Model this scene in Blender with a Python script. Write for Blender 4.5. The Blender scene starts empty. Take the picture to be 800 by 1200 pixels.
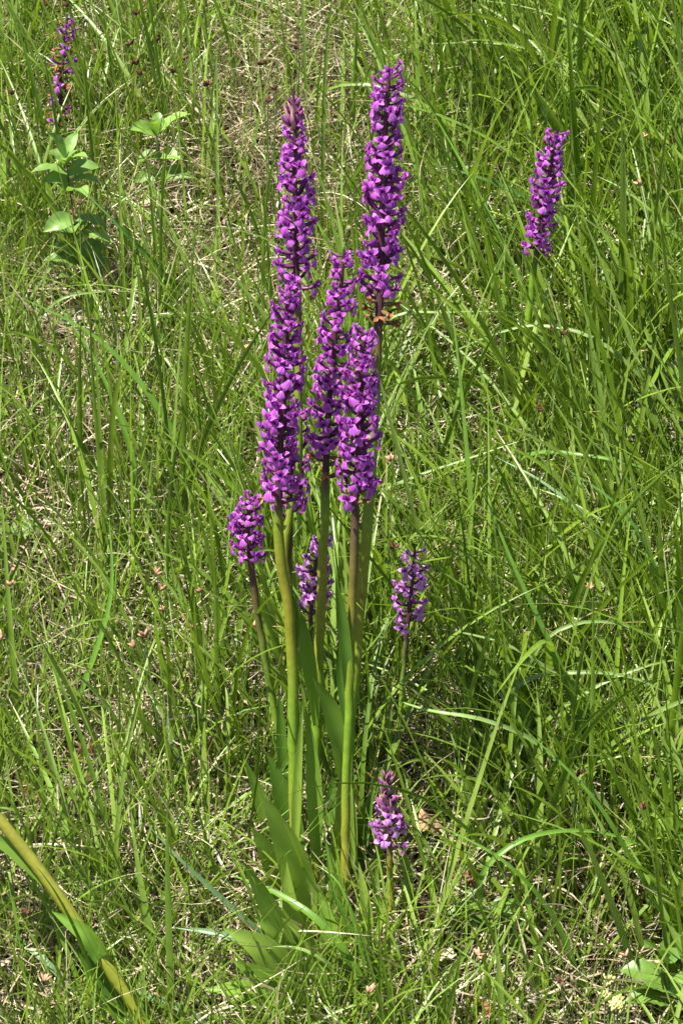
import bpy, math, random
import numpy as np
from mathutils import Vector, Matrix

random.seed(7)
RNG = np.random.default_rng(11)
scene = bpy.context.scene
C = scene.collection
R = math.radians

# ------------------------------------------------------------------ camera
PITCH = R(22.0)
HALF = 0.218                                   # tan of half the vertical field of view
CAM = Vector((0.0, -1.881, 1.217))
cam_data = bpy.data.cameras.new('camera')
cam_data.sensor_fit = 'VERTICAL'
cam_data.angle = 2 * math.atan(HALF)
cam_data.clip_start = 0.05
cam_data.clip_end = 500
cam = bpy.data.objects.new('camera', cam_data)
cam.location = CAM
cam.rotation_euler = (math.pi / 2 - PITCH, 0, 0)
C.objects.link(cam)
scene.camera = cam

# ------------------------------------------------------------------ sky, sun, exposure
SUN = Vector((-0.34, -0.26, 0.90)).normalized()     # towards the sun
world = bpy.data.worlds.new('World')
scene.world = world
world.use_nodes = True
wn = world.node_tree
bg = wn.nodes['Background']
sky = wn.nodes.new('ShaderNodeTexSky')
sky.sky_type = 'NISHITA'
sky.sun_disc = False
sky.sun_elevation = math.asin(SUN.z)
sky.sun_rotation = math.atan2(SUN.x, SUN.y)
wn.links.new(sky.outputs[0], bg.inputs[0])
bg.inputs[1].default_value = 0.06
sun_data = bpy.data.lights.new('sun', 'SUN')
sun_data.energy = 4.8
sun_data.angle = R(0.53)
sun_data.color = (1.0, 0.955, 0.88)
sun = bpy.data.objects.new('sun', sun_data)
sun.rotation_euler = SUN.to_track_quat('Z', 'Y').to_euler()
sun.location = (0, 0, 6)
C.objects.link(sun)
scene.view_settings.view_transform = 'Standard'
scene.view_settings.look = 'None'
scene.view_settings.gamma = 1
scene.view_settings.exposure = 1.6
scene.view_settings.use_curve_mapping = False

# ------------------------------------------------------------------ terrain
def gz(x, y):
    """height of the hillside; works on floats and on numpy arrays"""
    b = (0.012 * np.sin(7.1 * x + 1.3) * np.cos(5.3 * y + .4) + 0.008 * np.sin(17 * x - 9 * y)
         + 0.006 * np.sin(23 * y + 11 * x + 2) + 0.05 * np.sin(1.7 * x + .6) * np.sin(1.1 * y)
         + 0.03 * np.exp(-((y - .95) ** 2 / .03 + (x - .02) ** 2 / .05)))
    return 0.53 * y + b

D_ = Vector((0, math.cos(PITCH), -math.sin(PITCH)))
U_ = Vector((0, math.sin(PITCH), math.cos(PITCH)))
def ray(px, py):
    return D_ + Vector((1, 0, 0)) * ((px - 400) / 600 * HALF) + U_ * ((600 - py) / 600 * HALF)
def P(px, py, Y):
    """the place in the upright plane y = Y where a thing measured on the photograph stands"""
    d = ray(px, py)
    return CAM + d * ((Y - CAM.y) / d.y)
def above(px, py, h):
    """the place whose height over the hillside is h"""
    d = ray(px, py)
    a, b = 0.6, 6.0
    for _ in range(40):
        m = (a + b) / 2
        p = CAM + d * m
        if p.z - gz(p.x, p.y) > h: a = m
        else: b = m
    return CAM + d * a
PX = 0.0008                                     # metres to one photo pixel at the orchids

# ------------------------------------------------------------------ materials
def new_mat(name):
    m = bpy.data.materials.new(name)
    m.use_nodes = True
    nt = m.node_tree
    nt.nodes.clear()
    return m, nt, nt.nodes.new('ShaderNodeOutputMaterial')
def leafy(name, rough=.45, spec=.4, trans=.35, tcol=(1.25, 1.25, .55), noise=60, amp=.25, veins=0, rnd=0.0, bump=.0, hue=0.0):
    """thin leaf: pigment from the Col attribute with fine blotches, gloss, light coming through"""
    m, nt, out = new_mat(name)
    N, L = nt.nodes, nt.links
    at = N.new('ShaderNodeAttribute'); at.attribute_name = 'Col'
    col = at.outputs['Color']
    tc = N.new('ShaderNodeTexCoord')
    nz = N.new('ShaderNodeTexNoise'); nz.inputs['Scale'].default_value = noise; nz.inputs['Detail'].default_value = 4
    L.new(tc.outputs['Object'], nz.inputs['Vector'])
    mr = N.new('ShaderNodeMapRange'); mr.inputs[1].default_value = .25; mr.inputs[2].default_value = .75
    mr.inputs[3].default_value = 1 - amp; mr.inputs[4].default_value = 1 + amp
    L.new(nz.outputs['Fac'], mr.inputs[0])
    hs = N.new('ShaderNodeHueSaturation')
    L.new(col, hs.inputs['Color']); L.new(mr.outputs[0], hs.inputs['Value'])
    if rnd:
        oi = N.new('ShaderNodeObjectInfo')
        r2 = N.new('ShaderNodeMapRange'); r2.inputs[3].default_value = 1 - rnd; r2.inputs[4].default_value = 1 + rnd
        L.new(oi.outputs['Random'], r2.inputs[0])
        mu = N.new('ShaderNodeMath'); mu.operation = 'MULTIPLY'
        L.new(mr.outputs[0], mu.inputs[0]); L.new(r2.outputs[0], mu.inputs[1]); L.new(mu.outputs[0], hs.inputs['Value'])
        if hue:
            wh = N.new('ShaderNodeTexWhiteNoise'); wh.noise_dimensions = '1D'
            L.new(oi.outputs['Random'], wh.inputs['W'])
            r3 = N.new('ShaderNodeMapRange'); r3.inputs[3].default_value = .5 - hue; r3.inputs[4].default_value = .5 + hue
            L.new(wh.outputs['Value'], r3.inputs[0]); L.new(r3.outputs[0], hs.inputs['Hue'])
    col = hs.outputs[0]
    pb = N.new('ShaderNodeBsdfPrincipled')
    pb.inputs['Roughness'].default_value = rough
    pb.inputs['Specular IOR Level'].default_value = spec
    L.new(col, pb.inputs['Base Color'])
    if veins:
        uv = N.new('ShaderNodeUVMap'); uv.uv_map = 'UVMap'
        wv = N.new('ShaderNodeTexWave'); wv.wave_type = 'BANDS'; wv.bands_direction = 'X'
        wv.inputs['Scale'].default_value = veins; wv.inputs['Distortion'].default_value = .6; wv.inputs['Detail'].default_value = 1
        L.new(uv.outputs[0], wv.inputs['Vector'])
        bp = N.new('ShaderNodeBump'); bp.inputs['Strength'].default_value = .25; bp.inputs['Distance'].default_value = .0006
        L.new(wv.outputs['Fac'], bp.inputs['Height']); L.new(bp.outputs[0], pb.inputs['Normal'])
    elif bump:
        bp = N.new('ShaderNodeBump'); bp.inputs['Strength'].default_value = bump; bp.inputs['Distance'].default_value = .001
        L.new(nz.outputs['Fac'], bp.inputs['Height']); L.new(bp.outputs[0], pb.inputs['Normal'])
    if trans:
        tr = N.new('ShaderNodeBsdfTranslucent')
        mx = N.new('ShaderNodeMix'); mx.data_type = 'RGBA'; mx.blend_type = 'MULTIPLY'; mx.inputs[0].default_value = 1
        mx.clamp_result = False
        L.new(col, mx.inputs[6]); mx.inputs[7].default_value = (*tcol, 1)
        L.new(mx.outputs[2], tr.inputs['Color'])
        ms = N.new('ShaderNodeMixShader'); ms.inputs[0].default_value = trans
        L.new(pb.outputs[0], ms.inputs[1]); L.new(tr.outputs[0], ms.inputs[2]); L.new(ms.outputs[0], out.inputs[0])
    else:
        L.new(pb.outputs[0], out.inputs[0])
    return m

M = {
    'grass': leafy('grass_blade', .38, .55, .38, noise=45, amp=.18),
    'straw': leafy('dry_straw', .6, .3, .2, (1.1, 1, .8), noise=90, amp=.3),
    'leaf': leafy('orchid_leaf', .30, .6, .36, noise=35, amp=.12, veins=7, rnd=.1),
    'stem': leafy('orchid_stem', .42, .45, .0, noise=150, amp=.15, bump=.35),
    'petal': leafy('orchid_petal', .5, .3, .42, (1.15, .8, 1.15), noise=300, amp=.16, rnd=.2, hue=.018),
    'bract': leafy('orchid_bract', .45, .35, .12, (1.1, .9, .9), noise=200, amp=.2, rnd=.25),
    'wither': leafy('withered_petal', .7, .15, .2, (1.1, 1, .8), noise=300, amp=.4, rnd=.3),
    'herb': leafy('herb_leaf', .42, .4, .38, noise=120, amp=.2, veins=0, rnd=.15, bump=.5),
    'dead': leafy('dead_leaf', .7, .2, .15, (1.1, .95, .7), noise=150, amp=.35, rnd=.25, bump=.6),
    'head': leafy('seed_head', .7, .15, .0, noise=500, amp=.5, rnd=.35, bump=.8),
}
def soil_material():
    m, nt, out = new_mat('soil')
    N, L = nt.nodes, nt.links
    tc = N.new('ShaderNodeTexCoord')
    nz = N.new('ShaderNodeTexNoise'); nz.inputs['Scale'].default_value = 40; nz.inputs['Detail'].default_value = 8
    L.new(tc.outputs['Object'], nz.inputs['Vector'])
    cr = N.new('ShaderNodeValToRGB')
    cr.color_ramp.elements[0].position = .3; cr.color_ramp.elements[0].color = (.022, .015, .010, 1)
    cr.color_ramp.elements[1].position = .7; cr.color_ramp.elements[1].color = (.10, .075, .048, 1)
    L.new(nz.outputs['Fac'], cr.inputs[0])
    pb = N.new('ShaderNodeBsdfPrincipled'); pb.inputs['Roughness'].default_value = .95; pb.inputs['Specular IOR Level'].default_value = .1
    bp = N.new('ShaderNodeBump'); bp.inputs['Distance'].default_value = .01; bp.inputs['Strength'].default_value = .8
    L.new(nz.outputs['Fac'], bp.inputs['Height']); L.new(bp.outputs[0], pb.inputs['Normal'])
    L.new(cr.outputs[0], pb.inputs['Base Color']); L.new(pb.outputs[0], out.inputs[0])
    return m
M['soil'] = soil_material()

# ------------------------------------------------------------------ mesh helpers
def make_mesh(name, V, Q, colors, mat, uv=None, T=None):
    """V (n,3), Q (m,4) quads, optional T (k,3) triangles, colors (n,3)"""
    V = np.asarray(V, np.float32).reshape(-1, 3)
    Q = np.asarray(Q, np.int32).reshape(-1, 4)
    T = np.zeros((0, 3), np.int32) if T is None else np.asarray(T, np.int32).reshape(-1, 3)
    me = bpy.data.meshes.new(name)
    me.vertices.add(len(V)); me.vertices.foreach_set('co', V.ravel())
    nl = Q.size + T.size
    me.loops.add(nl)
    idx = np.concatenate([Q.ravel(), T.ravel()]).astype(np.int32)
    me.loops.foreach_set('vertex_index', idx)
    me.polygons.add(len(Q) + len(T))
    st = np.concatenate([np.arange(len(Q)) * 4, Q.size + np.arange(len(T)) * 3]).astype(np.int32)
    me.polygons.foreach_set('loop_start', st)
    me.polygons.foreach_set('use_smooth', np.ones(len(Q) + len(T), bool))
    me.update(calc_edges=True)
    a = me.attributes.new('Col', 'FLOAT_COLOR', 'POINT')
    cc = np.ones((len(V), 4), np.float32)
    cc[:, :3] = np.asarray(colors, np.float32).reshape(-1, 3) if np.ndim(colors) > 1 else np.asarray(colors)[None, :]
    a.data.foreach_set('color', cc.ravel())
    if uv is not None:
        l = me.uv_layers.new(name='UVMap')
        l.data.foreach_set('uv', np.asarray(uv, np.float32)[idx].ravel())
    me.materials.append(mat)
    return me
def obj(name, me, parent=None, loc=None):
    o = bpy.data.objects.new(name, me)
    C.objects.link(o)
    if parent is not None: o.parent = parent
    if loc is not None: o.location = loc
    return o
def tag(o, label=None, cat=None, group=None, kind=None):
    if label: o['label'] = label
    if cat: o['category'] = cat
    if group: o['group'] = group
    if kind: o['kind'] = kind
    return o
def thing(name, label, cat, loc, group=None):
    o = bpy.data.objects.new(name, None)
    o.empty_display_size = .02
    C.objects.link(o)
    o.location = loc
    return tag(o, label, cat, group)

def spline(pts, n):
    """Catmull-Rom through pts, n samples even in parameter by chord length"""
    p = np.array([list(q) for q in pts], float)
    if len(p) == 2:
        return p[0] + (p[1] - p[0]) * np.linspace(0, 1, n)[:, None]
    d = np.concatenate([[0], np.cumsum(np.linalg.norm(np.diff(p, axis=0), axis=1) + 1e-9)])
    e0 = 2 * p[0] - p[1]; e1 = 2 * p[-1] - p[-2]
    q = np.vstack([e0, p, e1])
    s = np.linspace(0, d[-1], n)
    out = []
    for v in s:
        i = min(max(int(np.searchsorted(d, v, 'right')) - 1, 0), len(p) - 2)
        t = (v - d[i]) / (d[i + 1] - d[i])
        a, b, c, e = q[i], q[i + 1], q[i + 2], q[i + 3]
        out.append(.5 * (2 * b + (c - a) * t + (2 * a - 5 * b + 4 * c - e) * t * t + (3 * b - a - 3 * c + e) * t ** 3))
    return np.array(out)
def tangents(c):
    t = np.gradient(c, axis=0)
    return t / (np.linalg.norm(t, axis=1)[:, None] + 1e-12)
def tube(c, r, k=8, ridge=0.0):
    """V, Q of a tube along c (n,3) with radii r (n,)"""
    c = np.asarray(c, float); n = len(c); r = np.broadcast_to(r, (n,))
    t = tangents(c)
    ref = np.array([0, 1., 0]) if abs(t[:, 1]).mean() < .8 else np.array([1., 0, 0])
    s = np.cross(t, ref); s /= np.linalg.norm(s, axis=1)[:, None] + 1e-12
    b = np.cross(t, s)
    a = np.arange(k) * 2 * math.pi / k
    rr = 1 + ridge * np.where(np.arange(k) % 2, 1, -1)
    V = c[:, None, :] + r[:, None, None] * rr[None, :, None] * (np.cos(a)[None, :, None] * s[:, None, :] + np.sin(a)[None, :, None] * b[:, None, :])
    i, j = np.meshgrid(np.arange(n - 1), np.arange(k), indexing='ij')
    j2 = (j + 1) % k
    Q = np.stack([i * k + j, i * k + j2, (i + 1) * k + j2, (i + 1) * k + j], -1).reshape(-1, 4)
    return V.reshape(-1, 3), Q
def grid_quads(n, k):
    i, j = np.meshgrid(np.arange(n - 1), np.arange(k - 1), indexing='ij')
    return np.stack([i * k + j, i * k + j + 1, (i + 1) * k + j + 1, (i + 1) * k + j], -1).reshape(-1, 4)
def strip(c, w, face, k=5, fold=.25, wave=0.0, twist=0.0, ph=0.0):
    """leaf blade along c, half widths w, upper side turned to `face`; V, Q, UV"""
    c = np.asarray(c, float); n = len(c)
    t = tangents(c)
    f = np.asarray(face, float)
    s = np.cross(t, f[None, :]); s /= np.linalg.norm(s, axis=1)[:, None] + 1e-9
    nn = np.cross(s, t)
    a = twist * np.linspace(0, 1, n) + ph
    s, nn = (np.cos(a)[:, None] * s + np.sin(a)[:, None] * nn), (np.cos(a)[:, None] * nn - np.sin(a)[:, None] * s)
    u = np.linspace(-1, 1, k)
    tt = np.linspace(0, 1, n)
    V = (c[:, None, :] + (w[:, None] * u[None, :])[:, :, None] * s[:, None, :]
         + ((np.abs(u)[None, :] ** 1.5) * w[:, None] * fold
            + wave * w[:, None] * u[None, :] * np.sin(tt[:, None] * 14 + ph * 5))[:, :, None] * nn[:, None, :])
    uv = np.stack(np.broadcast_arrays(u[None, :] * .5 + .5, tt[:, None] * 4), -1).reshape(-1, 2)
    return V.reshape(-1, 3), grid_quads(n, k), uv
def join(parts):
    """[(V, Q, col or cols)] -> V, Q, cols"""
    Vs, Qs, Cs, o = [], [], [], 0
    for V, Q, c in parts:
        Vs.append(V); Qs.append(np.asarray(Q) + o); o += len(V)
        c = np.asarray(c, float)
        Cs.append(c if c.ndim == 2 else np.broadcast_to(c, (len(V), 3)))
    return np.vstack(Vs), np.vstack(Qs), np.vstack(Cs)

# ------------------------------------------------------------------ the ground sheet
def ground():
    def axis(a, b, lo, hi, fine, nc):
        return np.unique(np.concatenate([np.linspace(lo, a, nc), np.arange(a, b, fine), np.linspace(b, hi, nc)]))
    xs = axis(-1.6, 1.6, -40, 40, .025, 24); ys = axis(-1.2, 3.0, -40, 60, .025, 24)
    X, Y = np.meshgrid(xs, ys, indexing='ij')
    V = np.stack([X, Y, gz(X, Y)], -1).reshape(-1, 3)
    Q = grid_quads(len(xs), len(ys))[:, ::-1]
    o = obj('ground', make_mesh('ground', V, Q, (.1, .08, .05), M['soil']))
    tag(o, kind='structure')
ground()

# ------------------------------------------------------------------ grass as masses
def blade_mesh(name, root, az, th0, bend, L, W, roll, drift, cols, mat, S=8, K=3, fold=.35, tip=None, power=1.6, base_w=.55):
    n = len(root)
    t = np.linspace(0, 1, S + 1)
    th = th0[:, None] + bend[:, None] * t[None, :] ** power
    a = az[:, None] + drift[:, None] * t[None, :]
    h = np.stack([np.cos(a), np.sin(a), np.zeros_like(a)], -1)
    T = h * np.sin(th)[..., None]; T[..., 2] = np.cos(th)
    step = (T[:, 1:] + T[:, :-1]) * .5 * (L / S)[:, None, None]
    c = np.concatenate([np.zeros((n, 1, 3)), np.cumsum(step, 1)], 1) + root[:, None, :]
    # nothing dips under the soil
    g = gz(c[..., 0], c[..., 1])
    low = c[..., 2] < g + .003
    low[:, 0] = False
    c[..., 2] = np.where(low, g + .003 + .004 * RNG.random(g.shape), c[..., 2])
    s0 = np.stack([-np.sin(a), np.cos(a), np.zeros_like(a)], -1)
    nn = np.cross(s0, T)
    ro = roll[:, None] * (0.4 + 0.6 * t[None, :])
    s = np.cos(ro)[..., None] * s0 + np.sin(ro)[..., None] * nn
    nv = np.cross(s, T)
    prof = np.minimum(1, base_w + 1.6 * t) * np.clip(1 - t ** 3.0, 0.02, 1)
    w = W[:, None] * prof[None, :] * .5
    if K == 2:
        V = np.stack([c - s * w[..., None], c + s * w[..., None]], 2)
    else:
        V = np.stack([c - s * w[..., None] - nv * (w * fold)[..., None], c, c + s * w[..., None] - nv * (w * fold)[..., None]], 2)
    k = V.shape[2]
    base = (np.arange(n) * (S + 1) * k)[:, None, None]
    i, j = np.meshgrid(np.arange(S), np.arange(k - 1), indexing='ij')
    q = np.stack([i * k + j, i * k + j + 1, (i + 1) * k + j + 1, (i + 1) * k + j], -1).reshape(1, -1, 4)
    Q = (q + base).reshape(-1, 4)
    cc = np.repeat(cols[:, None, :], S + 1, 1)
    # pale sheaths at the foot of each blade, dry tips on some
    foot = np.clip(1 - t / .22, 0, 1)[None, :, None] * .5
    cc = cc * (1 - foot) + np.array([.24, .27, .10])[None, None, :] * foot
    if tip is not None:
        d = np.clip((t[None, :] - 1 + tip[:, None]) / .12, 0, 1)[..., None]
        cc = cc * (1 - d) + np.array([.42, .34, .18])[None, None, :] * d
    cc = np.repeat(cc[:, :, None, :], k, 2)
    return make_mesh(name, V.reshape(-1, 3), Q, cc.reshape(-1, 3), mat)

def green(n, warm=0.0):
    """pigments of living grass: fresh yellow green to cool blue green"""
    a = np.array([.165, .255, .014]); b = np.array([.078, .160, .013]); c = np.array([.215, .290, .075])
    u = RNG.random((n, 3)) ** 1.3
    wgt = np.stack([u[:, 0] + warm, u[:, 1], u[:, 2] * .55], 1)
    wgt /= wgt.sum(1, keepdims=True)
    col = wgt @ np.stack([a, b, c])
    return col * (0.8 + .45 * RNG.random((n, 1)))
def straw_col(n):
    a = np.array([.56, .47, .31]); b = np.array([.34, .25, .14]); c = np.array([.20, .13, .075]); d = np.array([.66, .60, .46])
    u = RNG.random((n, 4)) ** 2
    u[:, 2] *= .6
    u /= u.sum(1, keepdims=True)
    return u @ np.stack([a, b, c, d])
def scatter(n, x0, x1, y0, y1, dens=None):
    out = np.zeros((0, 2))
    while len(out) < n:
        p = np.stack([RNG.uniform(x0, x1, n), RNG.uniform(y0, y1, n)], 1)
        if dens is not None:
            p = p[RNG.random(n) < dens(p[:, 0], p[:, 1])]
        out = np.vstack([out, p])
    return out[:n]
def patch(x, y, s=1.0, o=0.0):
    """smooth 0..1 field for uneven cover"""
    v = np.sin(9 * s * x + 3 + o) * np.cos(7 * s * y + 1 + 2 * o) + .6 * np.sin(19 * s * x - 13 * s * y + o) + .4 * np.cos(31 * s * y + 5 * s * x + 3 * o)
    return np.clip(.5 + .32 * v, 0, 1)
def lift(p, dz=0.0):
    return np.column_stack([p, gz(p[:, 0], p[:, 1]) + dz])
X0, X1, Y0, Y1 = -.78, .78, -.42, 1.70

def bare(x, y):
    """how open the sward is: straw shows on the left and the upper middle, the right is lush"""
    lush = np.clip(.66 + .6 * x, .50, .85)
    dry = np.exp(-((x + .02) ** 2 / .02 + (y - 1.02) ** 2 / .05)) * .5 + np.exp(-((x + .12) ** 2 / .02 + (y - .75) ** 2 / .03)) * .3
    return np.clip(lush - dry, .12, 1)

OPEN = [(above(px, py, 0), rx, ry) for px, py, rx, ry in ((97, 375, .05, .06), (90, 420, .05, .05), (192, 262, .05, .05), (784, 1220, .06, .13), (572, 1125, .05, .09), (322, 800, .04, .04),
        (16, 655, .05, .04), (80, 395, .04, .04), (70, 225, .03, .04), (512, 990, .03, .05), (484, 1090, .025, .04), (302, 1100, .03, .04), (100, 905, .04, .05), (720, 1200, .04, .12))]
def clearing(x, y):
    """0 where herbs, fallen leaves and the orchid clump keep the grass thin, 1 elsewhere"""
    k = np.ones(np.shape(x))
    for g, rx, ry in OPEN:
        k = np.where(((x - g.x) / rx) ** 2 + ((y - g.y + ry * .5) / ry) ** 2 < 1, .12, k)
    return np.where(((x + .05) / .10) ** 2 + ((y + .05) / .10) ** 2 < 1, .4, k)
def straw_mat():
    n = 50000
    p = scatter(n, X0, X1, Y0, Y1)
    r = lift(p, 0.0); r[:, 2] += RNG.random(n) ** 1.6 * .055
    me = blade_mesh('dry_straw', r, RNG.uniform(0, 2 * math.pi, n), RNG.uniform(.9, 1.75, n), RNG.normal(.15, .6, n),
                    RNG.uniform(.03, .15, n), RNG.uniform(.0007, .0026, n), RNG.uniform(-1.5, 1.5, n), RNG.normal(0, 1.0, n),
                    straw_col(n) * RNG.uniform(.45, 1.0, (n, 1)), M['straw'], S=6, K=2, base_w=.8)
    o = obj('dry_straw', me)
    tag(o, 'matted pale dry straw lying between the green grass', 'straw', kind='stuff')
    # leaning dead stalks, a little taller
    n = 6000
    p = scatter(n, X0, X1, Y0, Y1, lambda x, y: 1.1 - bare(x, y))
    me = blade_mesh('dead_grass', lift(p, .004), RNG.uniform(0, 2 * math.pi, n), RNG.uniform(.3, 1.3, n), RNG.normal(.4, .6, n),
                    RNG.uniform(.06, .2, n), RNG.uniform(.0008, .0026, n), RNG.uniform(-1.5, 1.5, n), RNG.normal(0, .6, n),
                    straw_col(n), M['straw'], S=8, K=2, base_w=.8)
    o = obj('dead_grass', me)
    tag(o, 'bleached dead grass stalks leaning among the living grass', 'dead grass', kind='stuff')
straw_mat()

def short_grass():
    n = 27000
    p = scatter(n, X0, X1, Y0, Y1, lambda x, y: np.clip(.15 + patch(x, y, 1.3) * .9, 0, 1) * np.clip(.3 + 1.3 * np.minimum(bare(x, y), .55), 0, 1) * clearing(x, y))
    me = blade_mesh('short_grass', lift(p, -.002), RNG.uniform(0, 2 * math.pi, n), np.abs(RNG.normal(.3, .25, n)), np.abs(RNG.normal(.6, .5, n)),
                    RNG.uniform(.07, .22, n), RNG.uniform(.0012, .0036, n), RNG.uniform(-1.2, 1.2, n), RNG.normal(0, .5, n),
                    green(n, .2), M['grass'], S=7, K=2, tip=np.where(RNG.random(n) < .25, RNG.uniform(.05, .3, n), 0))
    tag(obj('short_grass', me), 'short fine green grass covering the hillside', 'grass', kind='stuff')
short_grass()

def long_grass():
    n_cl = 1150
    cl = scatter(n_cl, X0, X1, Y0, Y1, bare)
    # keep a small clearing where the orchid clump itself grows
    keep = (((cl[:, 0] + .03) / .11) ** 2 + ((cl[:, 1] + .03) / .13) ** 2 > 1) & ~((np.abs(cl[:, 0] + .05) < .13) & (cl[:, 1] < 0) & (RNG.random(len(cl)) < .75))
    keep &= ~((cl[:, 0] < -.12) & (cl[:, 1] < -.1) & (RNG.random(len(cl)) < .45))
    cl = cl[keep]
    # tall tufts stay out from in front of the leafy herbs
    cl = cl[RNG.random(len(cl)) < clearing(cl[:, 0], cl[:, 1]) ** 1.5]
    roots, az, th, bd, L, W, col = [], [], [], [], [], [], []
    for cx, cy in cl:
        lush = float(bare(cx, cy))
        m = int(RNG.integers(6, 13) * (.55 + .75 * lush))
        rr = RNG.uniform(.008, .03)
        q = RNG.normal(0, rr, (m, 2)) + (cx, cy)
        main = math.pi * .95 + RNG.normal(0, .75)
        a = main + RNG.normal(0, 1.15, m)
        roots.append(q); az.append(a)
        th.append(np.abs(RNG.normal(.10 + .2 * lush, .20, m)))
        bd.append(np.abs(RNG.normal(.3 + .3 * lush, .5, m)))
        big = RNG.uniform(.75, 1.2) * (.8 + .3 * lush)
        L.append(RNG.uniform(.15, .38, m) * big)
        W.append(RNG.uniform(.0026, .0070, m) * (.75 + .45 * lush) * RNG.uniform(.7, 1.2))
        col.append(green(m, .25 * RNG.random()) * RNG.uniform(.85, 1.12))
    roots = np.vstack(roots); az, th, bd, L, W = map(np.concatenate, (az, th, bd, L, W)); col = np.vstack(col)
    n = len(roots)
    # in front of the orchids the sward stays low so that they stand clear
    f = (roots[:, 1] < -.06)
    L = np.where(f, L * .75, L)
    me = blade_mesh('long_grass', lift(roots, -.004), az, th, bd, L, W, RNG.normal(0, .9, n), RNG.normal(0, .35, n), col, M['grass'], S=12, K=3,
                    tip=np.where(RNG.random(n) < .2, RNG.uniform(.03, .2, n), 0))
    tag(obj('long_grass', me), 'long arching green grass in loose tufts over the slope', 'grass', kind='stuff')
    # a finer tuft right at the foot of the orchids
    n = 260
    p = np.stack([RNG.normal(.01, .085, n), RNG.normal(-.10, .04, n)], 1)
    me = blade_mesh('tuft', lift(p, -.003), RNG.uniform(0, 2 * math.pi, n), np.abs(RNG.normal(.35, .25, n)), np.abs(RNG.normal(.7, .5, n)),
                    RNG.uniform(.08, .22, n), RNG.uniform(.0018, .0056, n), RNG.normal(0, .8, n), RNG.normal(0, .4, n), green(n, .3), M['grass'], S=10, K=3)
    tag(obj('tufted_grass', me), 'loose green grass tuft around the feet of the orchids', 'grass', kind='stuff')
    # hair-thin stems and wiry blades
    n = 4500
    p = scatter(n, X0, X1, Y0, Y1, clearing)
    me = blade_mesh('wiry_grass', lift(p, -.003), RNG.uniform(0, 2 * math.pi, n), np.abs(RNG.normal(.3, .3, n)), np.abs(RNG.normal(.5, .5, n)),
                    RNG.uniform(.12, .34, n), RNG.uniform(.0006, .0013, n), RNG.normal(0, .8, n), RNG.normal(0, .5, n),
                    green(n) * 1.1, M['grass'], S=9, K=2)
    tag(obj('wiry_grass', me), 'hair-thin wiry green grass stems among the broader blades', 'grass', kind='stuff')
    # the sward and its straw just beyond
    ring = lambda x, y: ((x < X0) | (x > X1) | (y < Y0) | (y > Y1)) & ~((np.abs(x) < .45) & (y < -1.2))
    n = 16000
    p = scatter(n, -1.8, 1.8, -1.0, 2.9, ring)
    me = blade_mesh('near_meadow', lift(p, -.004), RNG.uniform(0, 2 * math.pi, n), np.abs(RNG.normal(.25, .2, n)), np.abs(RNG.normal(.5, .5, n)),
                    RNG.uniform(.12, .36, n), RNG.uniform(.003, .007, n), RNG.normal(0, .8, n), RNG.normal(0, .4, n), green(n), M['grass'], S=7, K=2)
    tag(obj('bordering_grass', me), 'tufted green grass bordering the orchid bank', 'grass', kind='stuff')
    n = 14000
    p = scatter(n, -1.8, 1.8, -1.0, 2.9, ring)
    r = lift(p); r[:, 2] += RNG.random(n) ** 1.6 * .05
    me = blade_mesh('outer_straw', r, RNG.uniform(0, 2 * math.pi, n), RNG.uniform(.9, 1.75, n), RNG.normal(.15, .6, n), RNG.uniform(.05, .2, n),
                    RNG.uniform(.002, .005, n), RNG.uniform(-1.5, 1.5, n), RNG.normal(0, 1, n), straw_col(n) * .8, M['straw'], S=5, K=2, base_w=.8)
    tag(obj('bordering_straw', me), 'dry straw strewn under the bordering grass', 'straw', kind='stuff')
    # the meadow goes on around this spot
    n = 22000
    p = scatter(n, -5, 5, -3.2, 7, lambda x, y: ((x < X0) | (x > X1) | (y < Y0) | (y > Y1)) & ~((np.abs(x) < .45) & (y < -1.2)))
    me = blade_mesh('far_grass', lift(p, -.004), RNG.uniform(0, 2 * math.pi, n), np.abs(RNG.normal(.3, .2, n)), np.abs(RNG.normal(.7, .4, n)),
                    RNG.uniform(.12, .34, n), RNG.uniform(.004, .009, n), RNG.normal(0, .8, n), RNG.normal(0, .4, n),
                    green(n), M['grass'], S=5, K=2)
    tag(obj('meadow_grass', me), 'meadow grass carrying on over the surrounding hillside', 'grass', kind='stuff')
long_grass()

# ------------------------------------------------------------------ orchid pieces (metres; +Y points away from the stem)
MM = .001
PUR = np.array([.37, .048, .41]); PALE = np.array([.62, .27, .66]); DEEP = np.array([.18, .012, .18])  # PALE edge tint is whitened to imitate highlights on lit petals
DARK = np.array([.060, .016, .035]); BROWN = np.array([.26, .10, .045])
def petal(p0, p1, width, face, bow=.0, n=6, k=3, col=PUR, edge=PALE, cup=.3, shape=1.0):
    p0 = np.array(p0, float); p1 = np.array(p1, float); f = np.array(face, float)
    t = np.linspace(0, 1, n)
    c = p0 + (p1 - p0) * t[:, None] + f * (bow * np.sin(t * math.pi))[:, None]
    w = width * .5 * np.sin(np.clip(t * .93 + .07, 0, 1) ** shape * math.pi) ** .75 + .0001
    V, Q, uv = strip(c, w, f, k=k, fold=cup)
    cc = np.repeat((col[None, :] * (1 - t[:, None] * .5) + edge[None, :] * t[:, None] * .5), k, 0)
    return V, Q, cc
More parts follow.
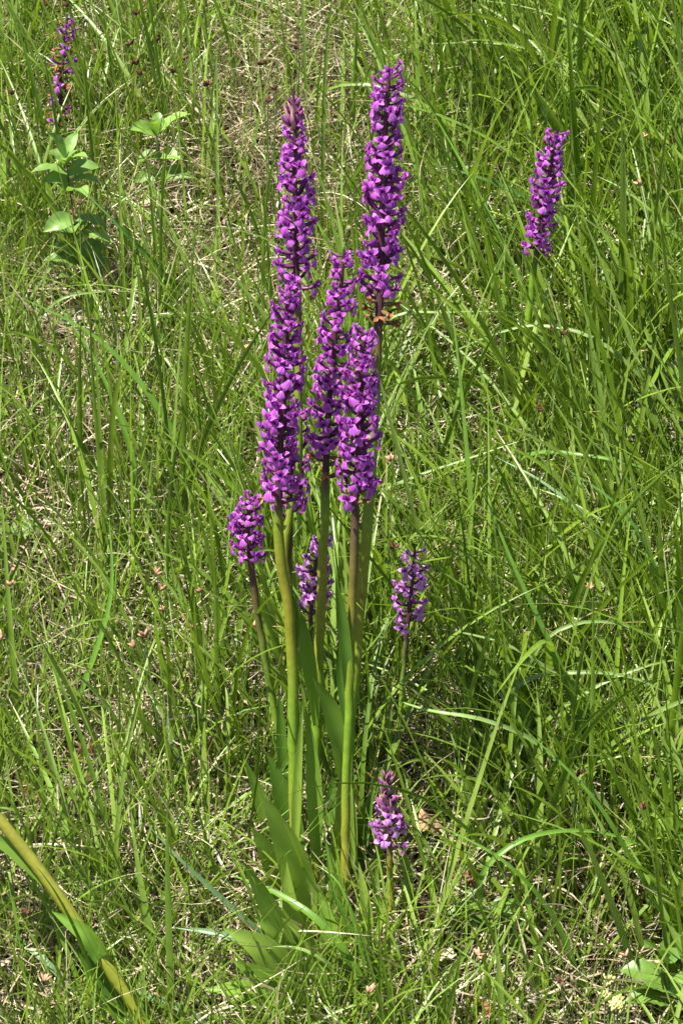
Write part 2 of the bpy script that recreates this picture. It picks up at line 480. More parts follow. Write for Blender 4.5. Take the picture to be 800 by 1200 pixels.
def flower_meshes(seed, PUR=PUR, PALE=PALE):
    r = random.Random(seed); j = lambda a: r.uniform(-a, a) * MM
    c = np.array([0, 10.5, 7.5]) * MM
    # perianth: two spread sepals, a hood of dorsal sepal and petals, the spur
    parts = []
    for s in (-1, 1):
        parts.append(petal(c, c + np.array([s * 7.2, -.5, 3.2 + r.uniform(-2, 2.2)]) * MM, 4.3 * MM, (0, .8, .6), .8 * MM, col=PUR, edge=PALE))
        parts.append(petal(c + np.array([s * .8, 0, .4]) * MM, c + np.array([s * 1.8, 2.6, 4.6]) * MM, 3.0 * MM, (s * .8, .2, .5), .8 * MM, col=DEEP * .5 + PUR * .5))
    parts.append(petal(c + np.array([0, -.6, .8]) * MM, c + np.array([0, 1.8 + r.uniform(-.5, 1), 6.0]) * MM, 4.0 * MM, (0, -.5, .8), .9 * MM, col=PUR, edge=PALE))
    sp = spline([c, c + np.array([0, -3, -2.2]) * MM, c + np.array([j(1) / MM, -6.5, -5]) * MM, c + np.array([j(2) / MM, -8.0, -8.5]) * MM], 6)
    V, Q = tube(sp, np.array([1.5, 1.4, 1.2, 1.0, .8, .3]) * MM, 6); parts.append((V, Q, PUR * .75))
    V, Q = tube(spline([c + np.array([0, -1, 0]) * MM, c + np.array([0, .9, 1.6]) * MM, c + np.array([0, 1.6, 2.6]) * MM], 4), np.array([1.2, 1.3, 1.1, .3]) * MM, 6); parts.append((V, Q, DEEP * .9))
    V, Q, cc = join(parts)
    per = make_mesh('flower', V, Q, cc, M['petal'])
    # lip: a fan widening downwards, three blunt lobes, sides folded back, darker loops
    n, k = 7, 9
    wide = r.uniform(4.4, 5.8); ln = r.uniform(7.0, 9.6); back = r.uniform(.15, .55)
    t = np.linspace(0, 1, n); u = np.linspace(-1, 1, k)
    edge = 1 - .16 * np.abs(u) ** 2 + .10 * np.cos(u * 3.2 * math.pi) - .06
    X = (1.3 + (wide - 1.3) * t[:, None] ** 1.15) * u[None, :]
    Z = -ln * t[:, None] * edge[None, :]
    Yy = 1.0 + 3.4 * np.sin(t[:, None] * 1.7) - back * np.abs(X) ** 1.35 - .4 * t[:, None] ** 3 * 2
    V = np.stack([X, Yy + 0 * X, Z], -1).reshape(-1, 3) * MM + c
    mark = np.exp(-((np.abs(u)[None, :] - .38) ** 2 / .03)) * np.exp(-((t[:, None] - .45) ** 2 / .06))
    rim = np.clip(t[:, None] ** 2 * .55 + .25 * (np.abs(u)[None, :] ** 3), 0, .8)  # pale lip edge, contrast of lit highlights painted into it
    cc = PUR[None, None, :] * 1.12 * (1 - rim[..., None]) + PALE[None, None, :] * rim[..., None]
    throat = np.clip(1 - t / .3, 0, 1)[:, None, None] * (.6 * np.exp(-(u / .5) ** 2))[None, :, None]  # pale throat, also painting in the bright highlights of the lip
    cc = cc * (1 - throat) + np.array([.70, .50, .72])[None, None, :] * throat
    cc = cc * (1 - .7 * mark[..., None]) + DEEP[None, None, :] * .7 * mark[..., None]
    lip = make_mesh('lip', V, grid_quads(n, k), cc.reshape(-1, 3), M['petal'])
    # ovary and bract
    ov = spline([(0, 0, 0), (0, 4.5 * MM, 2.0 * MM), (0, 8.2 * MM, 5.2 * MM), tuple(c)], 7)
    V, Q = tube(ov, np.array([.9, 1.3, 1.6, 1.6, 1.4, 1.2, 1.0]) * MM, 6, .1)
    ova = make_mesh('ovary', V, Q, DARK * 1.3 + PUR * .08, M['bract'])
    br = spline([(0, 0, -.8 * MM), (j(1), 5 * MM, .3 * MM), (j(2), 10 * MM, (5 + r.uniform(-2, 2)) * MM), (j(3), 13.5 * MM, (10.5 + r.uniform(-3, 2)) * MM)], 7)
    V, Q, uv = strip(br, np.array([1.3, 1.7, 1.7, 1.4, 1.0, .6, .08]) * MM, (0, -.5, 1), k=3, fold=.6)
    bra = make_mesh('bract', V, Q, DARK * 1.0 + np.array([.012, .02, .004]), M['bract'])
    return per, lip, ova, bra
FLOWERS = [flower_meshes(s) for s in range(7)]
LILAC = [flower_meshes(s + 30, PUR * .3 + PALE * .7, np.array([.68, .42, .74])) for s in range(7)]
def bud_meshes(seed):
    r = random.Random(seed)
    c = spline([(0, 0, 0), (0, 2.5 * MM, 3 * MM), (0, 4.5 * MM, 7 * MM), (0, 5 * MM, 10 * MM)], 7)
    V, Q = tube(c, np.array([.8, 1.3, 1.9, 2.1, 1.8, 1.1, .2]) * MM, 7, .06)
    cc = np.repeat(np.linspace(0, 1, 7)[:, None] * (PUR * .8 + .06) + np.linspace(1, 0, 7)[:, None] * DARK * 2.5, 7, 0)
    b = make_mesh('bud', V, Q, cc, M['petal'])
    br = spline([(0, .5 * MM, -.8 * MM), (0, 5.5 * MM, 2.5 * MM), (0, 7.5 * MM, 9 * MM), (r.uniform(-1, 1) * MM, 6.5 * MM, 14 * MM)], 6)
    V, Q, uv = strip(br, np.array([1.2, 1.6, 1.5, 1.1, .7, .08]) * MM, (0, -.9, .4), k=3, fold=.6)
    a = make_mesh('bract', V, Q, np.array([.32, .17, .16]) * r.uniform(.7, 1.2), M['bract'])
    return b, a
BUDS = [bud_meshes(s) for s in range(3)]
def wither_mesh(seed):
    r = random.Random(seed)
    parts = []
    ov = spline([(0, 0, 0), (0, 4 * MM, 1.5 * MM), (0, 8 * MM, 4 * MM)], 5)
    V, Q = tube(ov, np.array([.9, 1.5, 1.8, 1.4, .8]) * MM, 6); parts.append((V, Q, np.array([.13, .09, .035])))
    c = np.array([0, 8, 4]) * MM
    for i in range(6):
        d = np.array([r.uniform(-1, 1), r.uniform(-.1, 1), r.uniform(-1, .7)]); d /= np.linalg.norm(d)
        q = petal(c, c + d * r.uniform(3, 5.5) * MM, r.uniform(1.5, 3) * MM, (r.uniform(-1, 1), r.uniform(-1, 1), 1), r.uniform(-1.5, 1.5) * MM, n=5,
                  col=BROWN * r.uniform(.6, 1.3), edge=np.array([.36, .2, .10]), cup=r.uniform(-.8, .8))
        parts.append(q)
    V, Q, cc = join(parts)
    return make_mesh('withered_flower', V, Q, cc, M['wither'])
WITHER = [wither_mesh(s) for s in range(4)]

GA = math.radians(137.5)
def orchid(label, path, spike, n_fl, r_stem, r_axis, dy_tip=0.0, Y=0.0, size=1.0, buds=0, fade=0.0, wilt=0, gaps=0.0, dark_below=.06, seed=0, foot=True, top_taper=.62, kind=None):
    """path: photo pixels from foot to tip; spike: (py of lowest flower, py of highest)"""
    r = random.Random(seed + 100)
    n = len(path)
    pts = [P(x, y, Y + dy_tip * i / (n - 1)) for i, (x, y) in enumerate(path)]
    if foot:
        b = pts[0]
        pts = [Vector((b.x - .25 * (pts[1].x - b.x), b.y, gz(b.x, b.y) - .012))] + pts if b.z > gz(b.x, b.y) + .02 else pts
    base = Vector((pts[0].x, pts[0].y, float(gz(pts[0].x, pts[0].y))))
    t = thing('orchid', label, 'orchid', base, 'purple orchids in bloom')
    c = spline([p - base for p in pts], 46)
    d = np.concatenate([[0], np.cumsum(np.linalg.norm(np.diff(c, axis=0), axis=1))])
    # heights of the spike along the stem
    zs = c[:, 2] + base.z
    lo = P(path[-1][0], spike[0], pts[-1].y).z; hi = P(path[-1][0], spike[1], pts[-1].y).z
    s_lo = float(np.interp(lo, zs, d)); s_hi = float(np.interp(hi, zs, d))
    rad = np.interp(d, [0, max(s_lo - .03, .01), s_lo + .01, s_hi, d[-1] + 1e-6], [r_stem, r_stem * .85, r_axis, r_axis * .6, r_axis * .35])
    jn = np.random.default_rng(seed + 5)
    c[1:-1, :2] += (jn.normal(0, .0006, (44, 2)) + np.roll(jn.normal(0, .0006, (44, 2)), 1, 0)) * .5
    V, Q = tube(c, rad * (1 + jn.normal(0, .015, 46)), 12, .05)
    k = np.clip((d - (s_lo - dark_below)) / max(dark_below, .01), 0, 1)[:, None] ** 1.3
    yg = np.array([.185, .238, .020]) * (1 - .30 * np.linspace(0, 1, len(d))[:, None]) + np.array([.03, -.02, 0]) * np.sin(d[:, None] * 23)
    col = np.clip(yg, .01, 1) * (1 - k) + (DARK * .9 + np.array([.008, .006, .0])) * k
    obj('stem', make_mesh('stem', V, Q, np.repeat(col, 12, 0), M['stem']), t)
    # flowers in a spiral
    tan = tangents(c)
    ph = r.uniform(0, 6.28)
    tot = n_fl + buds
    for i in range(tot):
        if i < n_fl:
            f = i / max(n_fl - 1, 1)
            s = s_lo + (s_hi - s_lo) * min(1, max(0, f ** .96 + r.uniform(-.012, .012)))
        else:
            f = 1.0
            s = s_hi + (d[-1] * .985 - s_hi) * ((i - n_fl) / max(buds - 1, 1)) ** 1.05
        p = np.array([np.interp(s, d, c[:, q]) for q in range(3)])
        tv = Vector([np.interp(s, d, tan[:, q]) for q in range(3)]).normalized()
        a = ph + GA * i + r.uniform(-.25, .25)
        ax = float(np.interp(s, d, rad))
        up = Vector((0, 0, 1)).lerp(tv, .7).normalized()
        out = Vector((math.cos(a), math.sin(a), 0)); out = (out - up * out.dot(up)).normalized()
        x = out.cross(up)
        tilt = r.uniform(-.45, .3) - (.15 * (1 - f))
        m = Matrix((x, out, up)).transposed().to_4x4() @ Matrix.Rotation(tilt, 4, 'X') @ Matrix.Rotation(r.uniform(-.55, .55), 4, 'Y') @ Matrix.Rotation(r.uniform(-.45, .45), 4, 'Z')
        m = Matrix.Translation(Vector(p) + out * ax * .75) @ m
        if i >= n_fl:                                             # buds crowd the tip
            g = (i - n_fl) / max(buds - 1, 1)
            b, br = BUDS[i % 3]
            o = obj('bud', b, t); o.matrix_local = m @ Matrix.Diagonal((*(Vector((1, 1, 1)) * size * (1.25 - .6 * g)), 1))
            obj('bract', br, o)
            continue
        sc = 1.03 * size * (1.0 - (1 - top_taper) * max(0, (f - .55) / .45) ** 1.2) * r.uniform(.78, 1.16)
        if i < wilt or r.random() < fade:
            o = obj('withered_flower', WITHER[i % 4], t)
            o.matrix_local = m @ Matrix.Diagonal((sc * 1.2, sc * 1.2, sc * 1.2, 1))
            continue
        if r.random() < gaps: continue
        per, lip, ova, bra = (kind or FLOWERS)[(i * 3 + seed + (r.random() < .3)) % 7]
        o = obj('flower', per, t)
        o.matrix_local = m @ Matrix.Diagonal((sc, sc, sc, 1))
        obj('lip', lip, o); obj('ovary', ova, o); obj('bract', bra, o)
    return t, base
def add_leaf(t, base, pts, Y, width, face=(0, -1, .5), fold=.3, col=(.085, .19, .028), wave=.03, name='leaf', tipw=.02, twist=0.0, bw=.55, label=None):
    """orchid leaf; pts are (px, py, dy) from the sheath at the stem to the tip, width in photo pixels"""
    w = [P(x, y, Y + dy) - base for x, y, dy in pts]
    c = spline(w, 18)
    u = np.linspace(0, 1, 18)
    hw = width * 1.18 * PX * .5 * np.minimum(1, bw + 1.1 * u) * np.clip(1 - u ** 3.0, tipw, 1)
    V, Q, uv = strip(c, hw, face, k=7, fold=fold, wave=wave, twist=twist)
    j = .9 + .2 * random.random()
    cc = np.array(col) * j * (1 + .25 * (1 - u[:, None]))
    me = make_mesh(name, V, Q, np.repeat(cc, 7, 0), M['leaf'], uv)
    o = obj(name, me, t)
    if label: o['label'] = label
    return o

# ------------------------------------------------------------------ the orchids
A, bA = orchid('tall orchid with closed reddish buds tipping its loose purple spike',
    [(352, 1080), (348, 900), (343, 780), (336, 690), (334, 640), (341, 590), (349, 540), (350, 430), (348, 340), (346, 240), (344, 104)], (338, 150), 58, .0044, .0030,
    Y=.065, dy_tip=.03, buds=26, seed=1, gaps=.08)
B, bB = orchid('full purple orchid spike whose thick stem has a green leaf sheath midway',
    [(352, 1090), (347, 1000), (344, 860), (341, 740), (328, 650), (326, 585), (331, 480), (338, 330)], (592, 340), 90, .0056, .0036,
    Y=.01, dy_tip=.0, seed=2, dark_below=.015, wilt=2)
Cc, bC = orchid('slim purple orchid standing between the two fullest spikes with open wilting lower flowers',
    [(371, 1085), (369, 950), (372, 820), (377, 690), (381, 580), (385, 480), (394, 380), (403, 292)], (555, 300), 68, .0052, .0032,
    Y=.035, dy_tip=.02, seed=3, dark_below=.03, wilt=6, gaps=.05)
Dd, bD = orchid('tallest orchid with the longest purple spike and brown spent flowers beneath it',
    [(402, 1090), (405, 980), (411, 840), (424, 690), (433, 580), (441, 420), (446, 340), (449, 210), (456, 80)], (376, 84), 98, .0056, .0036,
    Y=.045, dy_tip=.03, seed=4, wilt=9, top_taper=.75)
F, bF = orchid('dense purple orchid spike in front of the tallest one with a dark maroon stem',
    [(405, 1090), (405, 960), (409, 820), (413, 700), (417, 600), (421, 500), (426, 384)], (588, 390), 76, .0046, .0034,
    Y=.005, dy_tip=.0, seed=5, dark_below=.16, wilt=2)
G, bG = orchid('half hidden orchid behind the full spike, a few purple flowers on a dark stem',
    [(356, 1070), (350, 900), (341, 740), (339, 640), (342, 560), (346, 470)], (606, 480), 26, .0036, .0028,
    Y=.085, dy_tip=.0, seed=6, dark_below=.14)
E, bE = orchid('short purple orchid leaning on a thin dark maroon stem, clear of the tall cluster',
    [(348, 1010), (334, 895), (318, 815), (305, 740), (297, 680), (290, 620), (294, 580)], (660, 586), 30, .0038, .0030,
    Y=.095, dy_tip=-.01, seed=7, dark_below=.16, size=.95)
H, bH = orchid('small lilac orchid spike bending over behind the tall green stems',
    [(368, 1030), (368, 900), (366, 800), (364, 735), (366, 690), (372, 655), (384, 630)], (722, 634), 25, .0030, .0022,
    Y=.12, dy_tip=.0, seed=8, dark_below=.09, size=.92, kind=LILAC)
I, bI = orchid('small loose lilac orchid on a thin stem standing alone beside the tall cluster',
    [(462, 1020), (465, 900), (470, 820), (476, 750), (481, 690), (486, 640)], (738, 646), 21, .0028, .0024,
    Y=.13, dy_tip=.0, seed=9, dark_below=.08, size=.95, kind=LILAC)
J, bJ = orchid('shortest orchid with a pinkish cone of closed buds above few lilac flowers',
    [(460, 1125), (458, 1060), (456, 1000), (454, 960), (453, 907)], (990, 952), 13, .0036, .0026,
    Y=-.015, dy_tip=.0, seed=10, buds=26, dark_below=.02, size=.98, kind=LILAC)
gK = above(601, 570, 0)
K, bK = orchid('lone purple orchid on a leaning stem among lush long grass',
    [(600, 560), (607, 480), (616, 400), (625, 320), (633, 270), (642, 210), (652, 152)], (296, 156), 54, .0042, .0030,
    Y=gK.y, dy_tip=-.01, seed=11, dark_below=.02, foot=False)
gL = above(70, 225, 0)
L_, bL = orchid('fading orchid spike with mostly brown withered flowers above a leafy herb',
    [(68, 225), (69, 160), (71, 110), (74, 70), (79, 18)], (150, 24), 58, .0034, .0026,
    Y=gL.y, dy_tip=.0, seed=12, fade=.7, foot=False, size=.9)

# leaves of the clump
LG = (.225, .335, .050); MG = (.160, .270, .036); DG = (.100, .200, .026)
add_leaf(B, bB, [(354, 1105, -.01), (353, 1050, -.02), (340, 1000, -.035), (321, 958, -.045), (305, 930, -.05)], .0, 36, fold=.35, col=LG)
add_leaf(B, bB, [(345, 1010, .0), (347, 950, -.004), (350, 890, -.006), (355, 826, -.008)], .0, 10, fold=.3, col=LG)
add_leaf(B, bB, [(343, 770, .003), (345, 740, .004), (345, 715, .003), (340, 692, -.001)], .012, 14, fold=.7, col=(.13, .22, .03), bw=.3)
add_leaf(Dd, bD, [(404, 1015, -.004), (405, 960, -.01), (404, 920, -.012), (403, 888, -.014)], .035, 24, fold=.5, col=LG, bw=.75, tipw=.25)
add_leaf(Dd, bD, [(406, 930, .0), (399, 868, -.012), (385, 825, -.018), (366, 793, -.026)], .04, 26, fold=.4, col=MG, bw=.35)
add_leaf(Cc, bC, [(370, 1010, -.006), (369, 940, -.010), (365, 880, -.012), (358, 828, -.016)], .03, 17, fold=.4, col=MG)
add_leaf(Cc, bC, [(370, 850, .0), (365, 800, -.006), (357, 750, -.010), (346, 702, -.012)], .035, 20, fold=.5, col=MG, bw=.25)
add_leaf(F, bF, [(410, 850, .004), (407, 785, -.003), (401, 728, -.006), (393, 674, -.012)], .005, 17, fold=.4, col=DG, bw=.2)
add_leaf(F, bF, [(409, 870, .004), (403, 825, .004), (399, 785, .004), (397, 752, .002)], .003, 14, fold=.4, col=DG, bw=.2)
#add_leaf(Dd, bD, [(422, 700, -.004), (425, 670, -.006), (428, 640, -.008), (433, 590, -.012)], .04, 10, fold=.8, col=MG, bw=.9)
add_leaf(A, bA, [(350, 1030, .0), (339, 960, -.005), (326, 915, -.008), (313, 882, -.01)], .05, 27, fold=.3, col=DG)
add_leaf(A, bA, [(350, 1090, -.01), (335, 1040, -.025), (315, 1000, -.035), (294, 968, -.04)], .05, 34, fold=.3, col=MG)
add_leaf(A, bA, [(352, 1060, .01), (325, 990, .01), (303, 930, .01), (286, 888, .005)], .06, 22, fold=.4, col=MG)
add_leaf(E, bE, [(338, 960, -.003), (333, 900, -.006), (329, 850, -.008), (327, 805, -.01)], .095, 14, fold=.4, col=DG)
add_leaf(G, bG, [(360, 1080, .0), (372, 1000, .0), (385, 950, .0), (392, 900, .0)], .08, 24, fold=.3, col=DG)
add_leaf(Dd, bD, [(404, 1080, .0), (412, 1010, .005), (424, 965, .008), (438, 924, .010)], .05, 30, fold=.35, col=DG)
add_leaf(F, bF, [(408, 1110, .0), (425, 1070, .005), (438, 1030, .01), (446, 985, .01)], .02, 26, fold=.3, col=DG)
add_leaf(Cc, bC, [(372, 1110, -.01), (376, 1060, -.012), (388, 1020, -.012), (394, 970, -.01)], .03, 22, fold=.3, col=MG)
add_leaf(B, bB, [(372, 1165, -.03), (350, 1120, -.045), (326, 1094, -.055), (298, 1076, -.06)], .01, 36, fold=.3, col=MG, face=(-.2, -.8, .7))
add_leaf(B, bB, [(376, 1200, -.05), (342, 1150, -.065), (305, 1110, -.075), (262, 1088, -.08)], .0, 44, fold=.3, col=LG, face=(-.2, -.8, .7))
add_leaf(B, bB, [(372, 1215, -.05), (346, 1185, -.075), (312, 1150, -.085), (272, 1125, -.09)], .0, 40, fold=.25, col=MG, face=(-.2, -.8, .7))
add_leaf(F, bF, [(392, 1190, -.03), (396, 1140, -.04), (386, 1090, -.04), (374, 1040, -.035)], .0, 28, fold=.3, col=MG)
add_leaf(F, bF, [(398, 1200, -.03), (410, 1150, -.04), (424, 1110, -.045), (436, 1060, -.04)], .0, 22, fold=.3, col=MG)
add_leaf(Dd, bD, [(398, 1130, -.02), (380, 1090, -.03), (384, 1060, -.03), (398, 1020, -.028)], .03, 18, fold=.4, col=LG)
add_leaf(J, bJ, [(460, 1150, .0), (448, 1090, .0), (441, 1040, .003), (443, 1000, .005)], -.01, 12, fold=.4, col=MG)
add_leaf(J, bJ, [(461, 1150, .0), (472, 1090, .003), (479, 1040, .005), (470, 980, .008)], -.01, 13, fold=.4, col=MG)
add_leaf(K, bK, [(600, 600, -.005), (602, 540, -.01), (604, 490, -.014), (600, 455, -.016)], gK.y, 22, fold=.4, col=LG)
add_leaf(I, bI, [(464, 960, .0), (458, 900, .0), (456, 860, -.002), (460, 815, -.004)], .13, 8, fold=.4, col=MG)

for pts, wd, cl_ in [
    ([(360, 1180, -.03), (338, 1110, -.05), (310, 1050, -.06), (284, 1008, -.07)], 30, MG),
    ([(366, 1190, -.04), (352, 1120, -.055), (341, 1060, -.06), (336, 1010, -.06)], 28, LG),
    ([(384, 1200, -.04), (372, 1140, -.055), (358, 1100, -.06), (330, 1075, -.065)], 26, LG),
    ([(404, 1200, -.03), (420, 1150, -.04), (442, 1120, -.045), (470, 1108, -.05)], 20, MG),
    ([(356, 1215, -.06), (322, 1180, -.075), (286, 1162, -.085), (240, 1160, -.09)], 34, MG),
    ([(388, 1215, -.05), (380, 1170, -.065), (366, 1140, -.07), (345, 1120, -.075)], 30, MG),
    ([(398, 1150, -.01), (400, 1090, -.015), (392, 1030, -.015), (382, 985, -.012)], 20, MG),
    ([(412, 1170, -.02), (428, 1110, -.025), (428, 1060, -.025), (420, 1010, -.02)], 18, LG)]:
    add_leaf(B, bB, pts, .01, wd, fold=.35, col=cl_, face=(-.25, -.75, .75), twist=random.uniform(-.5, .5))
# the toppled stem whose spike is out of sight
bM = P(196, 1232, -.10); bM = Vector((bM.x, bM.y, float(gz(bM.x, bM.y))))
Mo = thing('orchid', 'toppled bare yellow-green orchid stem slanting through short grass with two sheathing leaves', 'orchid', bM, 'purple orchids in bloom')
pm = [Vector((bM.x + .01, bM.y, bM.z - .01))] + [P(x, y, -.10 + dy) for x, y, dy in [(168, 1198, 0), (135, 1145, 0), (102, 1098, .002), (62, 1040, .005), (20, 985, .008), (-30, 925, .01), (-90, 850, .01), (-150, 770, .012)]]
cm = spline([p - bM for p in pm], 40)
V, Q = tube(cm, np.linspace(.0060, .0046, 40), 10, .03)
u = np.linspace(0, 1, 40)[:, None]
obj('stem', make_mesh('stem', V, Q, np.repeat(np.array([.26, .30, .030]) * (1 - u) + np.array([.22, .19, .03]) * u, 10, 0), M['stem']), Mo)
add_leaf(Mo, bM, [(118, 1122, -.005), (102, 1098, -.0065), (84, 1083, -.004), (61, 1068, .0)], -.1, 17, fold=.6, col=(.13, .24, .03), bw=.9, face=(.3, -1, .6))
add_leaf(Mo, bM, [(168, 1215, .012), (140, 1180, .012), (114, 1148, .010), (92, 1114, .010)], -.1, 26, fold=.3, col=DG, face=(.3, -1, .6))
add_leaf(Mo, bM, [(186, 1228, .010), (172, 1194, .012), (158, 1168, .012), (146, 1148, .012)], -.1, 16, fold=.3, col=MG, face=(.3, -1, .6))
add_leaf(Mo, bM, [(56, 1034, .012), (30, 1006, .014), (8, 990, .014), (-24, 978, .012)], -.1, 20, fold=.4, col=MG, face=(.3, -1, .6))
for i in range(40):          # its spike, lying out of sight
    s = cm[30 + i % 10] if i < 10 else cm[min(39, 30 + i // 4)]
    a = GA * i
    tv = Vector(cm[38] - cm[30]).normalized(); o1 = tv.orthogonal().normalized()
    out = (Matrix.Rotation(a, 3, tv) @ o1); x = out.cross(tv)
    per, lip, ova, bra = FLOWERS[i % 7]
    o = obj('flower', per, Mo); o.matrix_local = Matrix.Translation(Vector(s)) @ Matrix((x, out, tv)).transposed().to_4x4()
    obj('lip', lip, o); obj('ovary', ova, o); obj('bract', bra, o)

LAND = [((70, 90), 'the fading orchid'), ((85, 280), 'the red-stemmed herb'), ((190, 190), 'the yellow-topped herb'), ((344, 200), 'the bud-tipped orchid spike'),
        ((452, 220), 'the tallest orchid spike'), ((635, 250), 'the lone leaning orchid'), ((292, 640), 'the short orchid on a maroon stem'), ((480, 690), 'the loose lilac orchid'),
        ((455, 960), 'the budding shortest orchid'), ((80, 1070), 'the toppled orchid stem'), ((570, 1080), 'the star-leaved low herb'), ((720, 1170), 'the cream flower heads'),
        ((765, 620), 'the pale beaded spray'), ((15, 630), 'the round-leaved herb'), ((260, 470), 'the long bleached stalk'), ((350, 1090), 'the broad orchid leaves')]
def near(x, y):
    return min(LAND, key=lambda l: (l[0][0] - x) ** 2 + (l[0][1] - y) ** 2)[1]
# ------------------------------------------------------------------ single grass blades that stand out
def grass_blade(pts, w, col, label, group, name='grass_blade', mat='grass', fold=.35, cat='grass blade', face=None, twist=None):
    q = [above(x, y, h) for x, y, h in pts]
    g0 = Vector((q[0].x + .12 * (q[0].x - q[1].x), q[0].y, 0)); g0.z = float(gz(g0.x, g0.y)) - .004
    if pts[0][2] > .01: q = [g0] + q
    else: q[0].z = float(gz(q[0].x, q[0].y)) - .003
    base = Vector((q[0].x, q[0].y, float(gz(q[0].x, q[0].y))))
    c = spline([p - base for p in q], 26)
    u = np.linspace(0, 1, 26)
    hw = w * PX * .5 * np.minimum(1, .6 + 1.4 * u) * np.clip(1 - u ** 2.6, .02, 1)
    f = face or (random.uniform(-.5, .5), -.6, 1)
    V, Q, uv = strip(c, hw, f, k=5, fold=fold, twist=random.uniform(-.6, .6) if twist is None else twist)
    cc = np.array(col) * random.uniform(.9, 1.1) * np.ones((26, 1))
    o = obj(name, make_mesh(name, V, Q, np.repeat(cc, 5, 0), M[mat], uv), None, base)
    if group:
        m = pts[len(pts) // 2]
        if cat == 'grass blade':
            label = ('wide ' if w >= 9 else 'slender ' if w < 7 else '') + label
        label = label + ' near ' + near(m[0], m[1])
    return tag(o, label, cat, group)
PG = (.20, .30, .085); FG = (.13, .26, .03); BG = (.17, .28, .13); CG = (.07, .17, .03)
la = 'green grass blade arching low'
for p, w, c in [([(430, 1160, .05), (378, 1085, .12), (322, 1046, .13), (262, 1022, .10)], 11, FG),
                ([(400, 1150, .06), (372, 1122, .10), (335, 1110, .11), (272, 1118, .08)], 7, PG),
                ([(470, 1180, .02), (430, 1120, .08), (392, 1050, .15), (378, 960, .21)], 8, FG),
                ([(440, 1200, .0), (425, 1120, .09), (400, 1040, .16), (366, 1010, .17)], 6, FG)]:
    grass_blade(p, w, c, la, 'grass blades across the orchid leaves')
grass_blade([(370, 1160, .03), (300, 1110, .09), (250, 1093, .10), (198, 1086, .09)], 14, BG, 'pale grey-green blade with a broad blunt end poking sideways out of the orchid leaves', None)
lb = 'pale blue-green grass blade'
for p, w in [([(115, 1190, .02), (62, 1135, .06), (25, 1105, .06), (-8, 1082, .05)], 10), ([(275, 1228, .0), (215, 1186, .05), (152, 1158, .06)], 17),
             ([(320, 1110, .03), (262, 1055, .10), (212, 1008, .15), (172, 965, .18)], 8)]:
    grass_blade(p, w, BG, lb, 'blue-green blades by the toppled stem')
lc = '%s grass blade arching sideways'
for p, w, c in [
    ([(740, 975, .03), (640, 880, .14), (570, 845, .2), (500, 832, .2), (440, 812, .17)], 8, PG),
    ([(770, 880, .04), (670, 805, .14), (590, 755, .2), (480, 730, .22)], 9, PG),
    ([(590, 860, .06), (618, 780, .15), (655, 738, .2), (720, 730, .2), (812, 766, .15)], 6, PG),
    ([(560, 900, .05), (606, 805, .14), (680, 788, .17), (750, 797, .17), (812, 832, .13)], 7, PG),
    ([(822, 165, .06), (745, 92, .18), (692, 42, .22), (612, 8, .2), (480, -6, .15)], 9, PG),
    ([(745, 180, .03), (672, 90, .14), (620, 58, .17), (560, 50, .17), (490, 52, .14)], 6, PG),
    ([(425, 470, .05), (452, 378, .15), (530, 366, .17), (622, 366, .15)], 6, PG),
    ([(830, 540, .03), (722, 415, .17), (640, 382, .2), (570, 395, .18), (488, 434, .12)], 7, PG),
    ([(410, 640, .05), (440, 580, .12), (570, 530, .17), (632, 510, .17)], 5, PG),
    ([(570, 600, .06), (612, 536, .14), (702, 536, .16), (802, 562, .13)], 8, FG),
    ([(770, 715, .0), (702, 625, .12), (642, 570, .18), (578, 534, .2)], 9, BG),
    ([(590, 1130, .0), (560, 1040, .12), (610, 985, .17), (700, 975, .16), (800, 1010, .12)], 7, FG),
    ([(690, 1180, .0), (650, 1080, .10), (590, 1010, .17), (500, 960, .2)], 8, FG),
    ([(800, 1120, .02), (740, 1010, .15), (690, 930, .22), (610, 850, .27)], 9, FG),
    ([(720, 930, .02), (660, 790, .17), (600, 660, .27), (560, 560, .33)], 9, FG),
    ([(810, 820, .02), (775, 690, .15), (730, 600, .22), (650, 540, .25)], 8, CG),
    ([(640, 420, .02), (590, 290, .14), (545, 200, .2), (500, 120, .24)], 10, FG),
    ([(700, 330, .02), (640, 250, .12), (580, 215, .16), (500, 190, .17)], 10, CG)]:
    grass_blade(p, w, c, lc % {PG: 'long pale green', FG: 'long bright green', CG: 'long dark green', BG: 'long blue-green'}[c], 'long blades arching in the lush grass')
ld = 'long slanting green grass blade'
for p, w, c in [([(255, 612, .0), (200, 500, .12), (118, 400, .2), (-5, 334, .25)], 9, FG), ([(20, 420, .05), (62, 357, .14), (115, 342, .15), (170, 342, .14)], 6, PG),
                ([(205, 345, .0), (196, 300, .05), (165, 247, .1), (104, 222, .12)], 7, (.2, .33, .04)), ([(255, 400, .0), (200, 330, .1), (140, 265, .17), (90, 215, .2)], 8, CG),
                ([(60, 900, .0), (100, 800, .1), (130, 700, .18), (128, 600, .25)], 9, FG), ([(150, 640, .0), (160, 560, .1), (120, 440, .2), (50, 330, .27)], 8, FG)]:
    grass_blade(p, w, c, ld, 'slanting blades by the herbs')
SC = (.62, .54, .38)
grass_blade([(196, 598, .0), (245, 500, .05), (285, 435, .10), (330, 366, .16)], 5, SC, 'long bleached dry stalk slanting behind the full purple spike', None, 'dry_stalk', 'straw', .8, 'dry stalk')
grass_blade([(634, 1212, .0), (618, 1130, .06), (604, 1072, .10)], 6, SC, 'straight bleached dry stalk near the low narrow-leaved herb', None, 'dry_stalk', 'straw', .8, 'dry stalk')
lw = 'short papery white dead grass blade'
